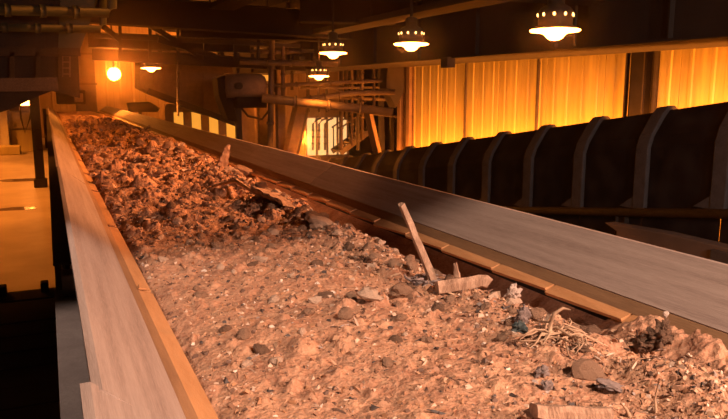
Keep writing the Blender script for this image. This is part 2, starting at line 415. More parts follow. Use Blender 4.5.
# ================================================================== THE LOAD
NR, NC = 860, 230
yr = 0.70 * (28.6/0.70) ** np.linspace(0, 1, NR)
xr = np.linspace(0.29, 1.90, NC)
XX, YY = np.meshgrid(xr, yr)
def smooth(a, b, t): t = np.clip((t - a)/(b - a), 0, 1); return t*t*(3-2*t)
def base_h(X, Y):
    far = smooth(5.5, 9.5, Y)
    z = 1.375 + 0.025*np.sin((X - 0.3)*1.9) + 0.035*np.exp(-((X - 1.45)/0.16)**2)*(1 - far)
    drop = smooth(1.50, 1.74, X) * (0.17*(1 - far)*(0.12 + 0.88*smooth(1.65, 2.15, Y)) + 0.05*far)
    heap = far * 0.07*np.exp(-((X - 1.42)/0.32)**2) * (1 - smooth(10, 16, Y))
    edge = 0.10*smooth(1.70, 1.86, X) * (1 - far)
    left = 0.03*(1 - smooth(0.29, 0.42, X))
    return z - drop + heap + edge*0.6 - left
Z = base_h(XX, YY)
rough_k = 0.55 + 0.8*smooth(1.2, 1.5, XX) + 0.75*smooth(3.5, 6, YY)
rough_k = rough_k*(1 - 0.6*smooth(14, 17, YY))
Z = Z + rough_k*(0.085*fbm(XX*3.2, YY*3.2, 3) + 0.035*np.abs(fbm(XX*13, YY*13, 3)) + 0.020*fbm(XX*34 + 9, YY*34, 3, 0.65))
# embedded lumps: rounded bumps of many sizes
nl = 2600
ly = 1.25 * (24/1.25) ** rng.random(nl); lx = rng.uniform(0.33, 1.80, nl)
lr = np.clip(rng.lognormal(math.log(0.022), 0.5, nl), 0.010, 0.085) * (0.7 + 0.09*ly)
lr = np.minimum(lr, 0.14)*np.where(ly < 4.2, 0.62, 1.0)
for cx_, cy_, r in zip(lx, ly, lr):
    i0, i1 = np.searchsorted(yr, [cy_ - r, cy_ + r]); j0, j1 = np.searchsorted(xr, [cx_ - r, cx_ + r])
    if i1 <= i0 or j1 <= j0: continue
    d2 = ((XX[i0:i1, j0:j1] - cx_)**2 + ((YY[i0:i1, j0:j1] - cy_)*rng.uniform(0.75, 1.0))**2) / r**2
    Z[i0:i1, j0:j1] += rng.uniform(0.3, 0.7)*r*np.sqrt(np.clip(1 - d2, 0, 1))
fr = smooth(1.72, 1.90, XX)
lim = np.interp(XX, [CX0 + p for p, _ in prof], [z for _, z in prof]) + 0.008
Z = np.maximum(Z, lim)
mb = MB()
me = bpy.data.meshes.new('waste_bed')
V = np.stack([XX, YY, Z], -1).reshape(-1, 3)
idx = np.arange(NR*NC).reshape(NR, NC)
F4 = np.stack([idx[:-1, :-1], idx[:-1, 1:], idx[1:, 1:], idx[1:, :-1]], -1).reshape(-1, 4)
me.from_pydata(V.tolist(), [], F4.tolist()); me.materials.append(M['bed'])
me.polygons.foreach_set('use_smooth', [True]*len(F4)); me.update()
bed = bpy.data.objects.new('waste_bed', me); COL.objects.link(bed)
tag(bed, 'lumpy brown bed of shredded waste filling the conveyor between its skirt boards', 'waste', kind='stuff')
def bed_z(x, y):
    i = int(np.clip(np.searchsorted(yr, y), 0, NR-1)); j = int(np.clip(np.searchsorted(xr, x), 0, NC-1))
    return float(Z[i, j])
def on_bed(px, py):            # where the sight line through (px, py) meets the load
    d = _ray(px, py); t = 1.0
    for _ in range(4000):
        t += 0.004*max(1, t*0.4); p = EYE + d*t
        if p.z <= bed_z(p.x, p.y): return p
    return p

# loose flakes and shreds, too many and too small to pick apart
nf = 22000
fy = 1.0 * (20/1.0) ** (rng.random(nf)**0.9); 
fx = np.where(rng.random(nf) < 0.62, rng.uniform(0.36, 1.74, nf), np.clip(rng.normal(1.5, 0.16, nf), 0.4, 1.76))
fv, ff, tint = [], [], []
pal = [(0.46,0.28,0.17), (0.30,0.16,0.095), (0.58,0.42,0.31), (0.14,0.08,0.055), (0.40,0.21,0.11), (0.06,0.045,0.04), (0.72,0.60,0.50), (0.33,0.27,0.24)]
pw = np.array([0.24, 0.2, 0.13, 0.18, 0.12, 0.06, 0.025, 0.03]); pw /= pw.sum()
ci = rng.choice(len(pal), nf, p=pw)
for k in range(nf):
    x, y = fx[k], fy[k]; s = (0.0026 + 0.0075*rng.random()**3) * (0.75 + 0.17*y)
    shred = rng.random() < 0.16
    L, W, H = (s*3.2, s*0.35, s*0.3) if shred else (s*1.3, s*rng.uniform(0.6, 1.0), s*0.6)
    az, el = rng.uniform(0, 2*math.pi), rng.normal(0, 0.45)
    R = Matrix.Rotation(az, 3, 'Z') @ Matrix.Rotation(el, 3, 'Y') @ Matrix.Rotation(rng.normal(0, 0.4), 3, 'X')
    c = Vector((x, y, bed_z(x, y) + s*0.15))
    o = len(fv)
    j = lambda: rng.uniform(0.6, 1.1)
    for q in ((-L*j(), -W*j(), -H), (L*j(), -W*j(), -H), (L*j(), W*j(), -H), (-L*j(), W*j(), -H), (-L*0.6*j(), 0, H), (L*0.6*j(), 0, H)):
        fv.append(tuple(c + R @ Vector(q)))
    ff += [(o,o+1,o+5,o+4), (o+2,o+3,o+4,o+5), (o+1,o+2,o+5), (o+3,o,o+4), (o,o+3,o+2,o+1)]
    tint += [pal[ci[k]]]*6
me = bpy.data.meshes.new('waste_flakes'); me.from_pydata(fv, [], ff); me.materials.append(M['flake'])
at = me.color_attributes.new('tint', 'FLOAT_COLOR', 'POINT')
at.data.foreach_set('color', np.c_[np.array(tint), np.ones(len(tint))].ravel()); me.update()
fl = bpy.data.objects.new('waste_flakes', me); COL.objects.link(fl)
tag(fl, 'loose flakes and shreds strewn over the conveyor load', 'waste', kind='stuff')

# lumps
def lump_mesh(name, seed, mat, flat=1.0, amp=0.35, sub=2):
    import bmesh
    bm = bmesh.new(); bmesh.ops.create_icosphere(bm, subdivisions=sub, radius=1.0)
    r = np.random.default_rng(seed); k = r.normal(0, 1, (7, 3)); ph = r.uniform(0, 6.28, 7)
    for v in bm.verts:
        d = np.array(v.co)
        s = 1 + amp*sum(math.sin(2.1*float(k[i] @ d) + ph[i]) for i in range(7))/3.2 + r.uniform(-0.06, 0.06)
        v.co = v.co*s; v.co.z *= flat
    me = bpy.data.meshes.new(name); bm.to_mesh(me); bm.free(); me.materials.append(mat)
    return me
def put(name, me, loc, scale, rot, label, cat, group=None):
    o = bpy.data.objects.new(name, me); COL.objects.link(o)
    o.location = loc; o.scale = scale; o.rotation_euler = rot
    return tag(o, label, cat, group)
def rag_mesh(name, seed, mat, amp=0.5):
    import bmesh
    bm = bmesh.new(); bmesh.ops.create_icosphere(bm, subdivisions=4, radius=1.0)
    r = np.random.default_rng(seed); k = r.normal(0, 1, (9, 3)); k /= np.linalg.norm(k, axis=1)[:, None]; ph = r.uniform(0, 6.28, 9)
    fr = np.array([2, 2.6, 3.3, 4.2, 5, 6.3, 8, 10, 13.0]); am = 1/fr**0.8
    for v in bm.verts:
        d = np.array(v.co); w = d + 0.25*np.array([math.sin(4*d[1] + ph[0]), math.sin(4*d[2] + ph[1]), math.sin(4*d[0] + ph[2])])
        q = sum(am[i]*(1 - 2*abs(math.sin(fr[i]*float(k[i] @ w)*1.3 + ph[i]))) for i in range(9))
        v.co = v.co*max(0.35, 1 + amp*q)
    for f in bm.faces: f.smooth = True
    me = bpy.data.meshes.new(name); bm.to_mesh(me); bm.free(); me.materials.append(mat)
    return me
kinds = [('brown', M['clod'], 4), ('dark', M['clod_dark'], 3), ('pale', M['clod_pale'], 2)]
meshes = {k: [lump_mesh('clod', 40 + i*7 + j, m, 0.75) for j in range(c)] for i, (k, m, c) in enumerate(kinds)}
lab = {'brown': 'rounded brown clod lying among the shredded waste on the conveyor',
       'dark': 'dark earthy clod lying among the shredded waste on the conveyor',
       'pale': 'pale dusty clod lying among the shredded waste on the conveyor'}
spots = []
while len(spots) < 260:
    y = 1.7 * (12/1.7) ** random.random()
    x = random.uniform(0.45, 1.68) if random.random() < 0.45 else random.gauss(1.5, 0.12)
    if not 0.42 < x < 1.70: continue
    r = random.uniform(0.014, 0.034) * (0.65 + 0.17*y) * (1.1 if x > 1.3 else 0.85)
    r = min(r, 0.085)
    if any((x-a)**2 + (y-b)**2 < (r + c)**2 for a, b, c in spots): continue
    spots.append((x, y, r))
for x, y, r in spots:
    k = random.choices(['brown', 'dark', 'pale'], [0.6, 0.22, 0.18])[0]
    put('clod', random.choice(meshes[k]), (x, y, bed_z(x, y) + r*0.1), (r*random.uniform(0.8, 1.25), r*random.uniform(0.8, 1.25), r*random.uniform(0.7, 1.0)),
        (random.uniform(-.4, .4), random.uniform(-.4, .4), random.uniform(0, 6.28)), lab[k], 'clod', k + ' clods on the conveyor load')

# ---- the pieces one can point at
def splinter(a, b, w, t, mat, name, label, cat, seed=0, taper=0.75):
    """squared stick from a to b with a broken, uneven section"""
    r = random.Random(seed); a, b = Vector(a), Vector(b); d = (b - a).normalized()
    s = d.cross(Vector((0.2, 0.3, 0.9))).normalized(); u = s.cross(d).normalized()
    n = 8; vs, fs = [], []
    for i in range(n):
        q = i/(n-1); c = a + (b - a)*q + s*r.uniform(-.04, .04)*w + u*r.uniform(-.04, .04)*w
        k = 1 + (taper - 1)*q
        for sx, sy in ((-1,-1),(0.2,-1.15),(1,-1),(1.1,0.1),(1,1),(-0.2,1.1),(-1,1)):
            vs.append(c + s*sx*w*0.5*k*r.uniform(.88, 1.1) + u*sy*t*0.5*k*r.uniform(.88, 1.1) + (d*r.uniform(-.35, .35)*w if i == n-1 else Vector((0,0,0))))
    for i in range(n-1):
        for k in range(7): fs.append((i*7+k, i*7+(k+1)%7, (i+1)*7+(k+1)%7, (i+1)*7+k))
    fs += [tuple(reversed(range(7))), tuple(range((n-1)*7, n*7))]
    return tag(MB().add(vs, fs).build(name, mat), label, cat)
def facing(p, dx, dy):         # step dx right, dy up as seen, at the depth of p
    k = (p - EYE).dot(_f) / FPX
    return p + _r*dx*k + Vector((0, 0, 1))*dy*k
b0 = on_bed(434, 279); k = facing(b0, 0, -4); tip = facing(b0, -22, 73)
splinter(k, tip + Vector((0, 0.10, 0)), 0.038, 0.028, M['wood'], 'wooden_stake', 'splintered wooden stake standing slanted out of the conveyor load', 'stake', 3, 0.72)
b0 = on_bed(437, 292); b1 = facing(b0, 52, 10)
splinter(b0 + Vector((0,0,0.015)), b1 + Vector((0,0.02,0.0)), 0.075, 0.05, M['wood'], 'wood_block', 'split block of wood lying at the foot of the slanted stake', 'wood', 5, 0.9)
b0 = on_bed(458, 286); splinter(b0, facing(b0, -3, 22), 0.035, 0.02, M['wood'], 'wood_splinter', 'short upright splinter just right of the slanted stake', 'wood', 6, 0.35)
b0 = on_bed(533, 416); b1 = on_bed(607, 419)
splinter(b0 + Vector((0,0,.012)), b1 + Vector((0, 0,.014)), 0.05, 0.03, M['wood'], 'wood_lath', 'flat pale lath lying on the load at the lower edge of view', 'lath', 8, 1.0)
b0 = on_bed(262, 198); b1 = on_bed(287, 206)
splinter(b0 + Vector((0,0,.05)), b1 + Vector((0,0,.02)), 0.17, 0.04, M['wood'], 'bark_piece', 'bright split piece of bark at the right edge of the heap', 'bark', 9, 0.6)
b0 = on_bed(222, 166); splinter(b0, facing(b0, 6, 18), 0.11, 0.03, M['wood'], 'wood_flake', 'upright flake of wood on top of the farther heap', 'wood', 12, 0.5)
def twig(pts, r, name, label, mat='fibre', cat='twig'):
    return tag(MB().tube(pts, r, 6).build(name, M[mat]), label, cat)
b0 = on_bed(213, 186); b1 = on_bed(262, 197); mid = (b0 + b1)/2 + Vector((0, 0, 0.08))
twig([b0, mid, b1], [0.012, 0.016, 0.01], 'long_twig', 'long thin twig arching over the heap towards the bark piece')
b0 = on_bed(656, 412); twig([b0, facing(b0, -2, 14), facing(b0, 1, 36)], [0.004, 0.003, 0.002], 'upright_twig', 'thin twig standing up near the dark clump')
b0 = on_bed(630, 417); twig([b0, facing(b0, -4, 8), facing(b0, -10, 15)], [0.005, 0.004, 0.002], 'leaning_twig', 'short twig leaning over in front of the flat slab')
b0 = on_bed(447, 296); twig([facing(b0, -4, 6), facing(b0, 10, 0), facing(b0, 25, -12)], [0.005, 0.005, 0.003], 'thin_twig', 'thin twig lying in front of the split wood block')
def tuft(c, n, length, r, mat, name, label, cat, spread=1.0, seed=0, curl=0.5):
    q = random.Random(seed); mb = MB()
    for i in range(n):
        az = q.uniform(0, 6.28); L = length*q.uniform(.5, 1.1)
        d = Vector((math.cos(az)*spread, math.sin(az)*spread, q.uniform(.15, 1.0))).normalized()
        s = Vector((math.cos(az + 1.6), math.sin(az + 1.6), 0))
        c0 = Vector(c) + Vector((q.uniform(-1, 1), q.uniform(-1, 1), 0))*length*0.35
        pts = [c0 + d*L*t + s*curl*L*t*t*q.uniform(-1, 1) + Vector((0, 0, -curl*L*t*t*0.9)) for t in (0, .3, .6, .85, 1)]
        mb.tube(pts, [r, r, r*.9, r*.7, r*.4], 5)
    o = mb.build(name, M[mat]); return tag(o, label, cat)
tuft(on_bed(424, 284), 30, 0.12, 0.006, 'grey_rag', 'fibre_tuft', 'grey fibrous tuft wrapped round the foot of the slanted stake', 'fibre', 1, 1)
rt = tuft(on_bed(560, 334), 40, 0.15, 0.0034, 'fibre', 'root_tangle', 'pale tangle of roots curling out of the load by the right strip', 'roots', 1, 2, 0.8)
b0 = on_bed(550, 334); twig([b0, facing(b0, 0, 12), facing(b0, 4, 22), facing(b0, 12, 27), facing(b0, 19, 25)], [0.007, 0.007, 0.006, 0.005, 0.003], 'curved_root', 'hooked pale root rising above the root tangle', 'fibre', 'root')
tuft(on_bed(140, 132), 60, 0.22, 0.010, 'clod_dark', 'dark_tuft', 'dark scrubby tuft standing near the far end of the load', 'fibre', 0.8, 4, 0.3)
def crumple(px, py, w, h, mat, name, label, cat, seed, lift=0.0, sub=3, amp=0.6, dy=0.6):
    p = on_bed(px, py + h*0.3); kk = (p - EYE).dot(_f)/FPX
    me = rag_mesh(name, seed, M[mat], 0.36) if sub == 3 else lump_mesh(name, seed, M[mat], 1.0, amp, sub)
    return put(name, me, p + Vector((0, 0, h*kk*(0.3 + lift))), (w*kk*0.5, w*kk*0.5*dy, h*kk*0.5), (0.1, 0.2, -YAW), label, cat)
crumple(513, 300, 15, 18, 'white_rag', 'white_rag', 'crumpled dirty white rag poking up by the right strip', 'rag', 70, 0.45)
crumple(522, 318, 14, 22, 'grey_rag', 'brown_rag', 'greyish rag trailing below the crumpled white rag', 'rag', 76, 0.1)
crumple(520, 328, 20, 15, 'blue_rag', 'blue_rag', 'dark blue-green plastic scrap below the white rag', 'scrap', 71)
crumple(542, 372, 17, 14, 'grey_rag', 'grey_rag', 'mauve grey cloth lump half buried in the load', 'rag', 72)
crumple(546, 386, 14, 16, 'grey_rag', 'grey_cloth', 'small grey cloth fold just below the mauve cloth lump', 'rag', 77)
crumple(588, 371, 34, 20, 'clod', 'flat_slab', 'flat brown slab tilted on the load right of the cloth lump', 'slab', 73, 0, 2, 0.25)
crumple(612, 386, 34, 10, 'grey_rag', 'grey_strip', 'bent grey strip lying before the flat slab', 'strip', 74, 0, 3, 0.4)
crumple(580, 348, 22, 12, 'clod_dark', 'dark_scrap', 'dark flattened scrap between root tangle and flat slab', 'scrap', 83)
crumple(322, 223, 26, 16, 'clod_pale', 'pale_stone', 'large pale stone at the heap edge under the right board', 'stone', 75, 0, 2, 0.3)
crumple(369, 294, 26, 12, 'clod_pale', 'flat_pale_stone', 'flat pale stone lying mid load before the stake', 'stone', 78, 0, 2, 0.3)
crumple(243, 172, 22, 12, 'clod', 'heap_boulder', 'big brown lump on the rim of the farther heap', 'clod', 79, 0, 2, 0.35)
crumple(400, 292, 22, 16, 'clod', 'brown_boulder', 'big brown lump left of the foot of the stake', 'clod', 80, 0, 2, 0.35)
dk = thing('dark_clump', 'dark ragged clump pressed against the right sealing strip', 'clump', on_bed(658, 348))
p = on_bed(658, 348); kk = (p - EYE).dot(_f)/FPX
for i, (dx, dy_, w, h) in enumerate(((0, 10, 30, 26), (-14, 4, 18, 14), (14, 2, 20, 20), (4, 22, 14, 18))):
    me = rag_mesh('clump_lobe', 90 + i, M['clod_dark' if i != 2 else 'clod'], 0.42)
    o = bpy.data.objects.new('clump_lobe', me); COL.objects.link(o); o.parent = dk
    o.location = _r*dx*kk + Vector((0, 0, dy_*kk)); o.scale = (w*kk*.5, w*kk*.4, h*kk*.5)
o = bpy.data.objects.new('pale_tip', lump_mesh('pale_tip', 95, M['white_rag'], 1, 0.3, 2)); COL.objects.link(o); o.parent = dk
o.location = _r*5*kk + Vector((0, 0, 35*kk)); o.scale = (3.2*kk,)*3; o['label'] = 'pale tip of the clump'

# ================================================================== COVERED CONVEYOR ON THE RIGHT
SL = -0.145; PITCHY = 1.5
def czz(y): return SL*(y - 8.4)
cc = thing('covered_conveyor', 'black hooded conveyor with brown hoops sloping down along the orange wall', 'conveyor', (9.0, 14.0, 0.0))
hb = 0.27; Xn, Xf = 8.95, 9.75
hprof = [(Xn, 0.0), (Xn, 1.02), (Xn + 0.06, 1.20), (Xn + 0.28, 1.53), (Xn + 0.37, 1.62), (Xf - 0.37, 1.62), (Xf - 0.28, 1.53), (Xf - 0.06, 1.20), (Xf, 1.02), (Xf, 0.0)]
def bay(y0, y1):
    mb = MB(); t = 0.012; n = len(hprof); vs = []
    for y in (y0, y1):
        for xx, zz in hprof: vs.append((xx, y, hb + zz + czz(y)))
        for xx, zz in hprof:
            vs.append((xx + (t if xx < 9.35 else -t), y, hb + zz*0.985 + czz(y)))
    fs = []
    for k in range(n-1):
        fs += [(k, 2*n + k, 2*n + k + 1, k + 1), (n + k, n + k + 1, 3*n + k + 1, 3*n + k), (k, k+1, n+k+1, n+k), (2*n+k, 3*n+k, 3*n+k+1, 2*n+k+1)]
    mb.add(vs, fs, False); return mb
k0, k1 = -2, 13
for k in range(k0, k1):
    ya = 8.62 + PITCHY*k
    bay(ya + 0.005, ya + PITCHY - 0.005).build('hood_panel', M['black_sheet'], cc)
    za = hb + czz(ya); zb = za + SL*PITCHY
    MB().prism([(Xn + 0.02, ya + .01, za - 0.03), (Xn + 0.02, ya + PITCHY - .01, zb - 0.03), (Xn + 0.02, ya + PITCHY - .01, zb - 1.7), (Xn + 0.02, ya + .01, za - 1.7)], (0.02, 0, 0)).build('dark_fill_plate', M['black_sheet'], cc)  # black plate added to keep the gap below the hood dark
hoop_mesh = None
for k in range(k0, k1 + 1):
    ya = 8.62 + PITCHY*k
    if hoop_mesh is None:
        mb = MB(); w, e, i_ = 0.26, 0.085, 0.0
        for (x0, z0), (x1, z1) in zip(hprof[:-1], hprof[1:]): pass
        n = len(hprof); c = ((Xn + Xf)/2, 0.6); vs = []
        for y in (-w/2, w/2):
            for s in (1.0, 1.0):
                pass
            for xx, zz in hprof:
                vs.append((xx, y, zz + SL*y))
            for q, (xx, zz) in enumerate(hprof):
                a = Vector(hprof[max(q-1, 0)]); b = Vector(hprof[min(q+1, n-1)]); d = (b - a).normalized()
                vs.append((xx - d.y*e, y, zz + d.x*e + SL*y))
        fs = []
        for q in range(n-1):
            fs += [(q, q+1, 2*n+q+1, 2*n+q), (n+q, 3*n+q, 3*n+q+1, n+q+1), (q, n+q, n+q+1, q+1), (2*n+q, 2*n+q+1, 3*n+q+1, 3*n+q)]
        fs += [(0, 2*n, 3*n, n), (n-1, 2*n-1, 4*n-1, 3*n-1)]
        mb.add(vs, fs)
        # outstanding rib down the middle of the band and a rounded knuckle at the bend
        ho = mb.build('hoop', M['hoop'])
        hoop_mesh = ho.data; ho.parent = cc
        bv = ho.modifiers.new('bevel', 'BEVEL'); bv.width = 0.018; bv.segments = 2; bv.limit_method = 'NONE'
        lug_mesh = MB().prism([(Xn - 0.075, 0.10, 0.0), (Xn - 0.075, 0.42, 0.0), (Xn - 0.075, 0.10, 0.22)], (0.07, 0, 0)).build('gusset', M['hoop'])
        lug_data = lug_mesh.data; lug_mesh.parent = ho
    else:
        ho = bpy.data.objects.new('hoop', hoop_mesh); COL.objects.link(ho); ho.parent = cc
        bv = ho.modifiers.new('bevel', 'BEVEL'); bv.width = 0.018; bv.segments = 2; bv.limit_method = 'NONE'
        g = bpy.data.objects.new('gusset', lug_data); COL.objects.link(g); g.parent = ho
    ho.location = Vector((0, ya, hb + czz(ya))) - Vector(cc.location)
yA, yB = 8.4 + PITCHY*k0 - 0.4, 8.4 + PITCHY*k1 + 0.3
for X in (Xn - 0.06, Xf + 0.06):
    MB().tube([(X, yA, hb - 0.05 + czz(yA)), (X, yB, hb - 0.05 + czz(yB))], 0.075, 12).build('bottom_rail', M['hoop'], cc)
for y in np.arange(yA + 1.0, yB, 3.0):
    for X in (Xn, Xf):
        MB().hbeam((X, y, -5.8), (X, y, hb - 0.12 + czz(y)), 0.16, 0.2, 0.02, (0, 1, 0)).build('trestle_leg', M['dark_steel'], cc)
# dull brown upstand below the rail
up = thing('concrete_upstand', 'dull brown concrete upstand below the rail of the hooded conveyor', 'upstand', (8.6, 7.5, -5.8))
q0 = PX(616, 232, 8.5); q1 = PX(664, 222, 8.5)
MB().prism([(8.5, 4.0, -5.8), (8.5, 4.0, 0.02), (8.5, q1.y, 0.04), (8.5, q0.y + 0.3, -0.02), (8.5, q0.y, -0.12), (8.5, q0.y, -5.8)], (0.25, 0, 0)).build('upstand_block', M['concrete_dark'], up, 0.02)
MB().box((8.44, 4.0, -0.42), (8.5, q1.y - 0.9, -0.02)).build('face_plate', M['hoop'], up, 0.01)

# ================================================================== OVERHEAD
# big box girder above the covered conveyor
g = thing('box_girder', 'huge sooty box girder running above the hooded conveyor', 'girder', (8.6, 14, 2.9))
for ya_, yb_, zt in ((1.0, 8.98, 3.53), (9.32, 34.0, 5.28)):
    MB().box((7.95, ya_, 2.90), (8.0, yb_, zt)).build('web_plate', M['ceiling'], g)
    MB().box((9.5, ya_, 2.90), (9.55, yb_, zt)).build('web_plate', M['ceiling'], g)
MB().box((7.85, 1.0, 2.86), (9.65, 34, 2.90)).build('bottom_flange', M['ceiling'], g)
for y in np.arange(2.5, 33, 2.4): MB().box((7.86, y, 2.9), (7.95, y + 0.025, 3.5 if y < 9.2 else 5.2)).build('stiffener', M['ceiling'], g)
for X, lab in ((6.7, 'dark cable tray hung beside the box girder above the lamp row'), (4.0, 'dark cable tray running over the waste conveyor ceiling')):
    ye = 33 if X > 5 else 24.5
    t = thing('cable_tray', lab, 'cable tray', (X, 16, 3.5))
    z = 3.62 if X > 5 else 4.1
    MB().box((X - 0.3, 9.4, z), (X + 0.3, ye, z + 0.02)).build('tray_floor', M['dark_steel'], t)
    for s in (-1, 1): MB().box((X + s*0.3 - 0.01, 9.4, z), (X + s*0.3 + 0.01, ye, z + 0.12)).build('tray_side', M['dark_steel'], t)
    for s in (-.15, 0.02, .16): MB().tube([(X + s, 9.4, z + 0.06), (X + s, ye, z + 0.06)], 0.04, 8).build('cable', M['dark_steel'], t)
    for y in np.arange(10.5, ye, 4): MB().box((X - 0.02, y, z + .1), (X + 0.02, y + 0.04, 5.3)).build('hanger', M['dark_steel'], t)

def beam(name, pa, pb, w, h, mat, label, cat='beam', kind='h'):
    pa, pb = Vector(pa), Vector(pb)
    if pb.x > 7.75 and pa.x < 7.75: pb = pa + (pb - pa)*((7.75 - pa.x)/(pb.x - pa.x))     # stops at the box girder
    mb = MB()
    (mb.hbeam if kind == 'h' else mb.bar)(pa, pb, w, h)
    return tag(mb.build(name, M[mat], bevel=0.004), label, cat)
beam('cross_girder', P(60, 6, 17), P(350, 27, 17.5), 0.5, 0.62, 'ceiling', 'deep black cross girder spanning the top of the hall')
beam('cross_beam', P(180, 27, 19), P(440, 36, 19), 0.4, 0.50, 'ceiling', 'second black cross beam behind and below the deep cross girder')
beam('upper_beam', P(300, 10, 15), P(640, 20, 13), 0.5, 0.50, 'ceiling', 'black beam high above the two nearest lamps')
beam('mid_beam', P(92, 54, 21), P(305, 66, 21), 0.25, 0.30, 'dark_steel', 'dark level beam passing above the round-bodied drive')
beam('low_beam', P(88, 40, 22.5), P(250, 46, 22.5), 0.4, 0.42, 'dark_steel', 'dark beam just over the glaring round lamp')
# diagonal bracing truss
tr = thing('bracing_truss', 'dark diagonal braces crossing before the orange gap under the cross girder', 'truss', P(175, 45, 20.5))
for (xa, ya, xb, yb) in ((148, 24, 196, 54), (158, 40, 215, 56), (100, 24, 120, 40), (205, 34, 235, 34)):
    MB().bar(P(xa, ya, 20.5), P(xb, yb, 20.5), 0.12, 0.14).build('brace', M['dark_steel'], tr)
for px in (120, 150, 178, 205, 235, 258): MB().bar(P(px, 20, 20.7), P(px, 60, 20.7), 0.08, 0.08).build('hanger', M['dark_steel'], tr)
MB().bar(P(95, 36, 20.6), P(300, 46, 20.6), 0.1, 0.1).build('chord', M['dark_steel'], tr)

def clip_x(a, b, lim=7.96):      # runs at girder height end against the girder web
    a, b = Vector(a), Vector(b)
    if b.z > 2.7 and b.x > lim > a.x: b = a + (b - a)*((lim - a.x)/(b.x - a.x))
    return a, b
# pipes
def pipe(pts, r, mat, label, name='pipe', brackets=True):
    if len(pts) == 2: pts = list(clip_x(*pts))
    t = thing(name, label, 'pipe', pts[0])
    MB().tube(pts, r, 12).build('pipe_run', M[mat], t)
    for i in range(1, 4):
        a, b = Vector(pts[0]), Vector(pts[-1]) if len(pts) == 2 else Vector(pts[1])
        c = a + (b - a)*(i/4); d = (b - a).normalized()*0.04
        MB().tube([c - d, c + d], r*1.35, 12).build('flange', M[mat], t)
    return t
pipe([P(-30, 9, 11), P(108, 13, 11.3), P(112, 8, 11.3), P(112, -40, 11.3)], 0.07, 'green_steel', 'greenish pipe across the upper left corner')
pipe([P(-30, 27, 11.5), P(100, 29, 11.7), P(103, 24, 11.7), P(103, -40, 11.7)], 0.055, 'green_steel', 'thinner greenish pipe below the first in the upper left')
pipe([P(262, 98, 19.5), P(392, 112, 18.5)], 0.13, 'pipe', 'thick grimy pipe crossing in front of the bright far window')
pipe([P(296, 101, 20.5), P(352, 93, 20), P(395, 92, 19.5)], 0.09, 'pipe', 'orange-lit pipe above the thick grimy pipe')
pipe([P(240, 62, 20), P(400, 66, 19)], 0.08, 'pipe', 'level pipe just below the third lamp')
pipe([P(262, 52, 22), P(400, 49, 21)], 0.06, 'pipe', 'thin level pipe behind the third lamp')
pipe([P(262, 86, 21), P(396, 80, 20)], 0.06, 'pipe', 'thin pipe level with the low small lamp')
pipe([P(310, 78, 21.5), P(366, 102, 21)], 0.03, 'pipe', 'thin conduit slanting down from the low small lamp')
pipe([P(178, 58, 21), P(178, 116, 21)], 0.035, 'pipe', 'thin vertical conduit in front of the big slanted chute')
pipe([P(341, 60, 23), P(341, 150, 23)], 0.07, 'pipe', 'vertical pipe at the right side of the bright far window')
pipe([P(352, 62, 22), P(352, 146, 22)], 0.05, 'pipe', 'slim vertical pipe between the bright window and the stair')
pipe([P(362, 50, 21.5), P(362, 140, 21.5)], 0.06, 'pipe', 'vertical pipe standing behind the leaning plate')
pipe([P(374, 48, 21), P(374, 108, 21)], 0.05, 'pipe', 'vertical pipe dropping onto the thick grimy pipe end')
pipe([P(283, 46, 20.6), P(283, 102, 20.6)], 0.06, 'pipe', 'vertical pipe just left of the low small lamp')
pipe([P(272, 40, 20.2), P(270, 150, 20.2)], 0.09, 'pipe', 'vertical pipe right of the round-bodied drive')
pipe([P(318, 80, 22.5), P(319, 112, 22.5)], 0.04, 'pipe', 'short bright conduit hanging under the low small lamp')
for i, px in enumerate((313, 319, 325)):
    pipe([P(px, 150, 25), P(px, 124, 25), P(px + 3, 120, 25), P(px + 8, 118, 25)], 0.04, 'pipe', ('first', 'second', 'third')[i] + ' bent pipe from the left in front of the bright far window')
# crowded pipe racks: runs and posts of one steel frame each
def rack(label, Y, hor, ver, name='pipe_rack'):
    t = thing(name, label, 'pipe rack', P(hor[0][0], hor[0][1], Y))
    for x0, y0, x1, y1, r in hor: MB().tube(clip_x(P(x0, y0, Y), P(x1, y1, Y)), r, 8).build('pipe_run', M['pipe'], t)
    for x0, y0, x1, y1, r in ver: MB().bar(P(x0, y0, Y + .12), P(x1, y1, Y + .12), r, r).build('rack_post', M['dark_steel'], t)
rack('crowded pipe rack behind the third lamp, beside the far end of the sheet wall', 22.5,
     [(300, 58, 402, 57, .06), (296, 72, 402, 70, .05), (300, 88, 400, 87, .05), (330, 97, 402, 100, .07), (300, 64, 400, 63, .03), (318, 107, 400, 117, .05)],
     [(308, 30, 308, 112, .09), (326, 30, 327, 112, .07), (346, 30, 346, 120, .1), (358, 30, 358, 150, .08), (380, 30, 382, 160, .16), (391, 30, 392, 160, .12)])
rack('long pipe rack under the cross girder over the round-bodied drive', 23.0,
     [(150, 47, 330, 55, .07), (170, 43, 330, 48, .05), (200, 37, 330, 43, .05), (95, 47, 170, 50, .05), (225, 60, 330, 66, .06)],
     [(160, 22, 160, 60, .12), (190, 22, 190, 60, .09), (222, 24, 222, 62, .12), (238, 24, 238, 76, .08), (252, 26, 252, 66, .1), (274, 26, 274, 92, .1), (292, 28, 292, 90, .08)])
# leaning struts
beam('leaning_strut', P(302, 104, 22), P(290, 156, 22), 0.5, 0.4, 'rust', 'broad rusty strut leaning left of the bright far window', 'strut')
beam('slim_strut', P(279, 60, 23), (P(281, 150, 23).x, 23, -5.8), 0.25, 0.3, 'rust', 'upright rusty strut beside the broad leaning strut', 'strut')
beam('leaning_plate', P(368, 112, 20), P(377, 152, 20), 0.42, 0.12, 'rust', 'orange-lit plate leaning by the end of the sheet wall', 'plate', 'bar')
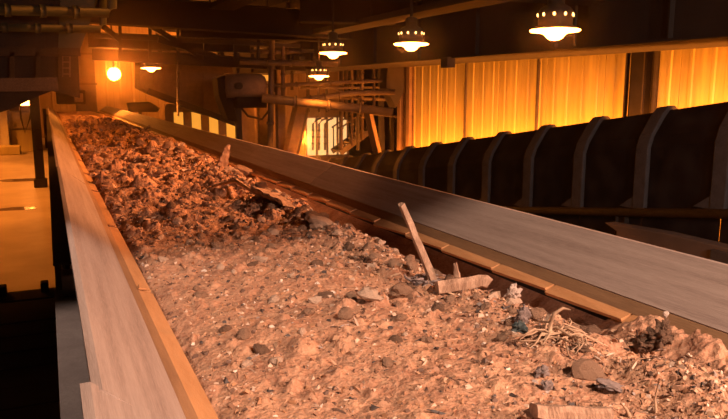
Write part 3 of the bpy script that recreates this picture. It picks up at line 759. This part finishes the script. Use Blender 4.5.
# dark bracket on the wall end and hanging box
tag(MB().prism([P(388, 60, 19.8), P(404, 60, 19.8), P(404, 92, 19.8), P(396, 108, 19.8), P(386, 88, 19.8)], (0, 0.5, 0)).build('corner_bracket', M['dark_steel'], bevel=0.02), 'dark corner bracket at the top of the sheet wall far end', 'bracket')
hb_ = thing('junction_box', 'small dark box hanging under the girder by the second lamp', 'box', PX(448, 62, 7.85))
c = PX(448, 62, 7.85)
MB().box((7.75, c.y - 0.14, c.z - 0.12), (7.95, c.y + 0.14, c.z + 0.10)).build('box_body', M['dark_steel'], hb_, 0.01)
MB().box((7.86, c.y - 0.02, c.z + 0.10), (7.90, c.y + 0.02, 2.87)).build('hanger', M['dark_steel'], hb_)
# stair at the far end
st = thing('stair', 'small orange-lit stair with handrail below the bright window', 'stair', P(342, 152, 24))
a, b = P(340, 153, 24), P(372, 130, 24)
for o_ in (0.0, 0.8):
    off = Vector((0, o_, 0))
    MB().bar(a + off, b + off, 0.05, 0.2).build('stair_stringer', M['pipe'], st)
    MB().tube([a + off + Vector((0,0,.9)), b + off + Vector((0,0,.9))], 0.03, 8).build('handrail', M['pipe'], st)
    for q in (0.05, 0.5, 0.95):
        c = a + (b - a)*q + off; MB().tube([c, c + Vector((0, 0, .9))], 0.025, 8).build('baluster', M['pipe'], st)
for i in range(6):
    c = a + (b - a)*((i + .5)/6); MB().box((c.x - .13, c.y, c.z), (c.x + .13, c.y + .8, c.z + .03)).build('tread', M['pipe'], st)

# ================================================================== FAR PLANT
# big slanted chute plate
ch = thing('slanted_chute', 'big brown slanted chute side filling the far centre left', 'chute', P(180, 100, 26))
poly = [P(140, 46, 26), P(232, 56, 26), P(236, 123, 26), P(196, 112, 26), P(150, 93, 26), P(140, 88, 26)]
MB().prism(poly, (0, 1.6, 0)).build('chute_body', M['rust'], ch)
MB().bar(P(148, 91, 25.9), P(237, 124, 25.9), 0.3, 0.20).build('chute_flange', M['dark_steel'], ch)
for px in (156, 205): MB().bar(P(px, 50, 25.95), P(px, 92 if px < 160 else 112, 25.95), 0.14, 0.10, (0, 1, 0)).build('stiffener', M['rust'], ch)
MB().bar(P(140, 66, 25.95), P(232, 70, 25.95), 0.1, 0.14).build('stiffener', M['rust'], ch)
for px in (160, 220): MB().bar(P(px, 60, 26.6), Vector((P(px, 60, 26.6).x, 26.6, 5.3)), 0.2, 0.2).build('chute_hanger', M['dark_steel'], ch)
dh = thing('pulley_guard', 'dark low guard between the chute and the bright skirt end', 'guard', P(150, 104, 25))
MB().prism([P(128, 103, 25), P(150, 102, 25), P(160, 108, 25), P(158, 112, 25), P(130, 112, 25)], (0, 0.5, 0)).build('guard_shell', M['black_sheet'], dh, 0.02)
MB().bar(P(140, 110, 25.3), Vector((P(140, 110, 25.3).x, 25.3, 0)), 0.1, 0.1).build('guard_leg', M['dark_steel'], dh)
# far windows: lit panes with posts
def window(name, x0, y0, x1, y1, Y, cols, rows, pane, t=0.10):
    a, b = P(x0, y0, Y), P(x1, y1, Y)
    fr = MB(); W, H = b.x - a.x, a.z - b.z
    fr.box((a.x, Y, a.z - t), (b.x, Y + .12, a.z)); fr.box((a.x, Y, b.z), (b.x, Y + .12, b.z + t))
    for i in range(cols + 1):
        x = a.x + W*i/cols; fr.box((x - t/2, Y, b.z), (x + t/2, Y + .12, a.z))
    for j in range(1, rows):
        z = b.z + H*j/rows; fr.box((a.x, Y, z - t/3), (b.x, Y + .12, z + t/3))
    root = structure(fr.build(name, M['rust']))
    for i in range(cols):
        for j in range(rows):
            MB().box((a.x + W*i/cols + t/2, Y + .05, b.z + H*j/rows + t/2), (a.x + W*(i+1)/cols - t/2, Y + .07, b.z + H*(j+1)/rows - t/2)).build('pane', M[pane], root)
    return root
window('window_1', 169, 104, 240, 150, 30, 4, 1, 'window', 0.34)
window('window_2', 306, 116, 348, 156, 33, 4, 1, 'window_pale')
window('window_3', 248, 64, 273, 84, 31, 2, 1, 'window', 0.14)
# drive: round-bodied drum with dark housing and base
dr = thing('drum_drive', 'round brown drum drive mounted above the conveyor far right side', 'drive', P(245, 98, 20.5))
a, b = P(224, 86, 20.5), P(264, 86, 20.5); R_ = 0.36
MB().lathe([(R_*.5, 0), (R_, 0.04), (R_, (b.x-a.x)*0.9), (R_*.8, (b.x-a.x))], (a.x, 20.5, a.z), 24, 'x').build('drum', M['rust'], dr)
MB().lathe([(0.10, -0.25), (0.10, 0.05)], (a.x + 0.3, 20.13, a.z), 14, 'y').build('hub', M['dark_steel'], dr)
MB().prism([P(217, 78, 20.4), P(228, 74, 20.4), P(232, 98, 20.4), P(238, 122, 20.4), P(228, 120, 20.4), P(219, 96, 20.4)], (0, 0.7, 0)).build('gear_housing', M['black_sheet'], dr, 0.02)
MB().box((P(234,98,20.5).x, 20.2, P(234,108,20.5).z), (P(264,98,20.5).x, 20.9, P(234,97,20.5).z)).build('drive_base', M['black_sheet'], dr, 0.02)
c = P(238, 108, 20.5); MB().bar(c, (c.x, c.y, 0), 0.16, 0.16).build('pedestal', M['dark_steel'], dr)
cl = [P(240, 106, 20.3), P(248, 116, 20.3), P(262, 119, 20.3), P(268, 112, 20.3), P(272, 104, 20.3)]
tag(MB().tube(cl, 0.035, 8).build('looped_cable', M['dark_steel']), 'loose dark cable looping below the drum drive', 'cable')
# tall box added to darken the back wall left of the glaring lamp
vd = thing('dark_wall_box', 'tall dark brown box added to darken the wall left of the round glaring lamp', 'duct', (P(86, 100, 31).x, 31.4, 0))
a, b = P(76, 100, 31), P(97, 100, 31)
MB().box((a.x, 31, 0), (b.x, 31.8, 5.29)).build('duct_body', M['pipe'], vd, 0.02)
for z in (1.2, 2.4, 3.6, 4.6): MB().box((a.x - .05, 30.95, z), (b.x + .05, 31.85, z + .08)).build('dark_box_band', M['dark_steel'], vd)
# columns at the far end
for px, Y, w, lab in ((246, 28, 0.5, 'broad orange-lit column under the drum drive'), (262, 27, 0.3, 'slimmer column right of the broad column below the drum drive')):
    q = P(px, 110, Y); z1 = P(px, 88, Y).z
    tag(MB().hbeam((q.x, Y, -2.5), (q.x, Y, z1), w, w*1.1, 0.04, (0, 1, 0)).build('far_column', M['rust']), lab, 'column')

# ================================================================== LEFT SIDE
hp = thing('overhead_hopper', 'huge dark hopper hanging over the left bay in the upper left corner', 'hopper', P(20, 60, 12))
poly = [P(-60, -40, 12), P(112, -40, 12), P(78, 52, 12), P(80, 98, 12), P(52, 91, 12), P(36, 97, 12), P(14, 108, 12), P(-5, 114, 12), P(-60, 118, 12)]
MB().prism(poly, (0, 1.8, 0)).build('hopper_shell', M['dark_steel'], hp)
MB().prism([P(62, -40, 11.93), P(112, -40, 11.93), P(80, 50, 11.93), P(58, 50, 11.93)], (0, 0.06, 0)).build('face_plate', M['green_steel'], hp)
MB().bar(P(-60, 86, 11.9), P(58, 84, 11.9), 0.14, 0.20).build('waist_rail', M['pipe'], hp)
MB().bar(P(-60, 52, 11.92), P(80, 52, 11.92), 0.12, 0.12).build('rim_rail', M['dark_steel'], hp)
for px in (12, 38, 60): MB().bar(P(px, 52, 11.9), P(px, 84, 11.9), 0.06, 0.08, (0, 1, 0)).build('stiffener', M['dark_steel'], hp)
lad = thing('short_ladder', 'short pale ladder frame on the face of the dark hopper', 'ladder', P(66, 76, 11.8))
for px in (62.5, 70): MB().bar(P(px, 54, 11.905), P(px, 77, 11.905), 0.025, 0.025).build('ladder_stile', M['pipe'], lad)
for py in (56, 62, 68, 74): MB().bar(P(62.5, py, 11.905), P(70, py, 11.905), 0.02, 0.02).build('rung', M['pipe'], lad)
# left column with brackets
q = PZ(41, 187, 0.0)
lc = thing('bay_column', 'dark slender column standing in the left bay beside the conveyor', 'column', q)
MB().hbeam((q.x, q.y, 0.0), (q.x, q.y, 5.3), 0.20, 0.2, 0.02, (0, 1, 0)).build('column_shaft', M['dark_steel'], lc)
MB().box((q.x - 0.14, q.y - 0.14, 0), (q.x + 0.14, q.y + 0.14, 0.2)).build('column_base', M['dark_steel'], lc, 0.02)
MB().box((q.x - 0.06, q.y - 0.2, 0.9), (q.x + 0.1, q.y - 0.1, 1.3)).build('switch_box', M['dark_steel'], lc, 0.01)
# far wall boards on the left
nb = thing('notice_board', 'pale board standing against the far wall of the left bay', 'board', PZ(25, 150, 0.05))
a, b = P(11, 112, 28.3), P(36, 128, 28.3)
MB().box((a.x, 28.25, b.z), (b.x, 28.38, a.z)).build('upper_board', M['pale_paint'], nb, 0.02)
a, b = P(11, 130, 28.3), P(38, 151, 28.3)
MB().box((a.x, 28.2, 0.0), (b.x, 28.38, a.z)).build('lower_board', M['sheet'], nb, 0.02)
q = P(4, 120, 28.0)
tag(MB().box((q.x - 0.12, 27.9, 0), (q.x + 0.12, 28.3, 4.5)).build('wall_pilaster', M['pale_paint'], bevel=0.02), 'pale pilaster left of the pale board on the far wall', 'pilaster')
tag(MB().box((P(2,0,27).x - 0.5, 26.8, 0), (P(8,0,27).x, 27.6, 0.3)).build('low_plinth', M['sheet'], bevel=0.03), 'low block on the floor before the pale pilaster', 'block')
cv = [Vector((P(20, 106, 24).x, 24, 5.3)), P(20, 106, 24), P(21, 118, 24), P(25, 133, 24), P(30, 118, 24), P(32, 104, 24), Vector((P(32, 104, 24).x, 24, 5.3))]
tag(MB().tube(cv, 0.03, 6).build('hanging_cable', M['dark_steel']), 'dark cable hanging in a loop below the hopper', 'cable')
fl_ = thing('flood_lamp', 'glaring floodlight below the dark hopper at the far left', 'lamp', P(22, 100, 25))
q = P(23, 99, 25)
MB().box((q.x - .22, 25, q.z - .26), (q.x + .22, 25.15, q.z + .26)).build('lamp_case', M['housing'], fl_, 0.02)
MB().box((q.x - .17, 24.97, q.z - .2), (q.x + .17, 25.0, q.z + .2)).build('lamp_glass', M['lens'], fl_)
MB().tube([(q.x, 25.1, q.z + .26), (q.x, 25.1, 5.3)], 0.03, 8).build('lamp_stem', M['dark_steel'], fl_)
q = P(15, 107, 22); cg = thing('cable_gland_box', 'small dark box hanging beside the cable loop under the hopper', 'box', q)
MB().box((q.x - .15, 21.9, q.z - .1), (q.x + .12, 22.1, q.z + .14)).build('box_body', M['dark_steel'], cg, 0.02)
MB().tube([(q.x, 22, q.z + .14), (q.x, 22, 5.3)], 0.03, 8).build('hanger', M['dark_steel'], cg)
# wet patches on the floor
M['wet'] = material('wet_floor_film', (0.20, 0.15, 0.10), (0.12, 0.09, 0.06), 0.08, 2, bump=0.02, spec=0.8)
for (px, py, rx, ry, lb) in ((22, 180, 0.55, 0.35, 'thin shiny puddle on the left bay floor nearer the far wall'), (14, 209, 0.42, 0.22, 'thin shiny puddle on the left bay floor before the slender column')):
    q = PZ(px, py, 0.0); rr = random.Random(px)
    poly = [(q.x + rx*math.cos(a)*rr.uniform(.7, 1.1), q.y + ry*math.sin(a)*rr.uniform(.7, 1.1), 0.001) for a in np.linspace(0, 6.28, 19)[:-1]]
    tag(MB().prism(poly, (0, 0, 0.003)).build('puddle', M['wet']), lb, 'puddle')
# walkway of planks in the near left corner
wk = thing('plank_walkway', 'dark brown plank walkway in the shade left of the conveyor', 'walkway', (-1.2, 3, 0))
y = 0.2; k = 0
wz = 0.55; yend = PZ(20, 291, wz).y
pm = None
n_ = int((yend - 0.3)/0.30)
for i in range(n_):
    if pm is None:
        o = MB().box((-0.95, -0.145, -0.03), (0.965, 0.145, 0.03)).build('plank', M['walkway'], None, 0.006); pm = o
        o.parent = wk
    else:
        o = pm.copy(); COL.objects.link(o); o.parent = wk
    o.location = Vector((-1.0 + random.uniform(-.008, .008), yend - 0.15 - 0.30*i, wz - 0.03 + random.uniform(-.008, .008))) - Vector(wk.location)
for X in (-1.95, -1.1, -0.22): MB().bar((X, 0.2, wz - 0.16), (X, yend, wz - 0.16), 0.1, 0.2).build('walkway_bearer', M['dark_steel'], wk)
for X in (-1.95, -0.22):
    for yy in (0.5, yend/2, yend - 0.2): MB().bar((X, yy, 0), (X, yy, wz - .06), 0.1, 0.1).build('walkway_leg', M['dark_steel'], wk)
for px, w in ((-2, 0.14), (45, 0.06)):
    q = PZ(px, 294, wz); MB().box((q.x - w/2, yend - 0.14, wz), (q.x + w/2, yend - 0.02, wz + 0.08)).build('stop_block', M['dark_steel'], wk, 0.01)

# ================================================================== LAMPS
def lamp(label):
    t = thing('high_bay_lamp', label, 'lamp', (0, 0, 0), 'sodium high bay lamps')
    MB().lathe([(0.0, -0.125), (0.05, -0.12), (0.095, -0.095), (0.125, -0.055), (0.17, -0.034), (0.285, -0.022), (0.30, -0.008), (0.292, 0.004), (0.16, 0.018), (0.0, 0.02)], n=32).build('lens', M['lens'], t)
    hs = MB().lathe([(0.17, 0.022), (0.275, 0.012), (0.20, 0.055), (0.205, 0.13), (0.215, 0.20), (0.17, 0.26), (0.10, 0.30), (0.10, 0.42), (0.04, 0.45)], n=32).build('housing', M['housing'], t)
    for k in range(10):
        a = 2*math.pi*(k + 0.3)/10
        MB().lathe([(0.0, -0.024), (0.014, -0.016), (0.018, 0), (0.014, 0.016), (0.0, 0.024)], (0.208*math.cos(a), 0.208*math.sin(a), 0.172), 10).build('vent', M['vent_glow'], hs)
    return t
L0 = None
spots = [((5.19, 6.40, 2.2 + 0.654), 3.55, 'glowing sodium lamp, largest of the six, nearest in the row above the hooded conveyor', 330),
         ((5.30, 9.99, 2.2 + 0.715), 5.3, 'glowing sodium lamp second nearest in the row, before the sheet wall end', 330),
         ((5.30, 13.3, 2.2 + 0.73), 5.3, 'glowing sodium lamp third in the row, in front of the pipes', 330),
         (tuple(P(319, 76, 18.5)), 5.3, 'small glowing sodium lamp hanging lower, among the pipes behind the third lamp', 250),
         (tuple(P(151, 68, 21.5)), 5.3, 'small glowing sodium lamp in front of the big slanted chute', 300),
         (tuple(P(114, 74, 24.0)), 5.3, 'round glaring sodium lamp tilted to face forward, left of the slanted chute', 300)]
for i, (p, top, lab_, e) in enumerate(spots):
    if i == 0: o = L0 = lamp(lab_)
    else: o = copy_tree(L0); o['label'] = lab_
    o.location = p; o.scale = (0.92 if i < 5 else 0.68,)*3
    st_ = MB().tube([Vector(p) + Vector((0, 0, .44 if i < 5 else 0.1)), Vector((p[0], p[1], top))], 0.025, 8).build('stem', M['dark_steel'], o)
    if i == 5: o.rotation_euler = (Vector((0, 0, 0)) + EYE - Vector(p)).to_track_quat('-Z', 'Y').to_euler()
    st_.matrix_parent_inverse = (o.rotation_euler.to_matrix().to_4x4() @ Matrix.Diagonal((*o.scale, 1))).inverted()
    lamp_light('lamp_light', (0, 0, -0.24), e, SODIUM, 0.10, parent=o, spot=112)
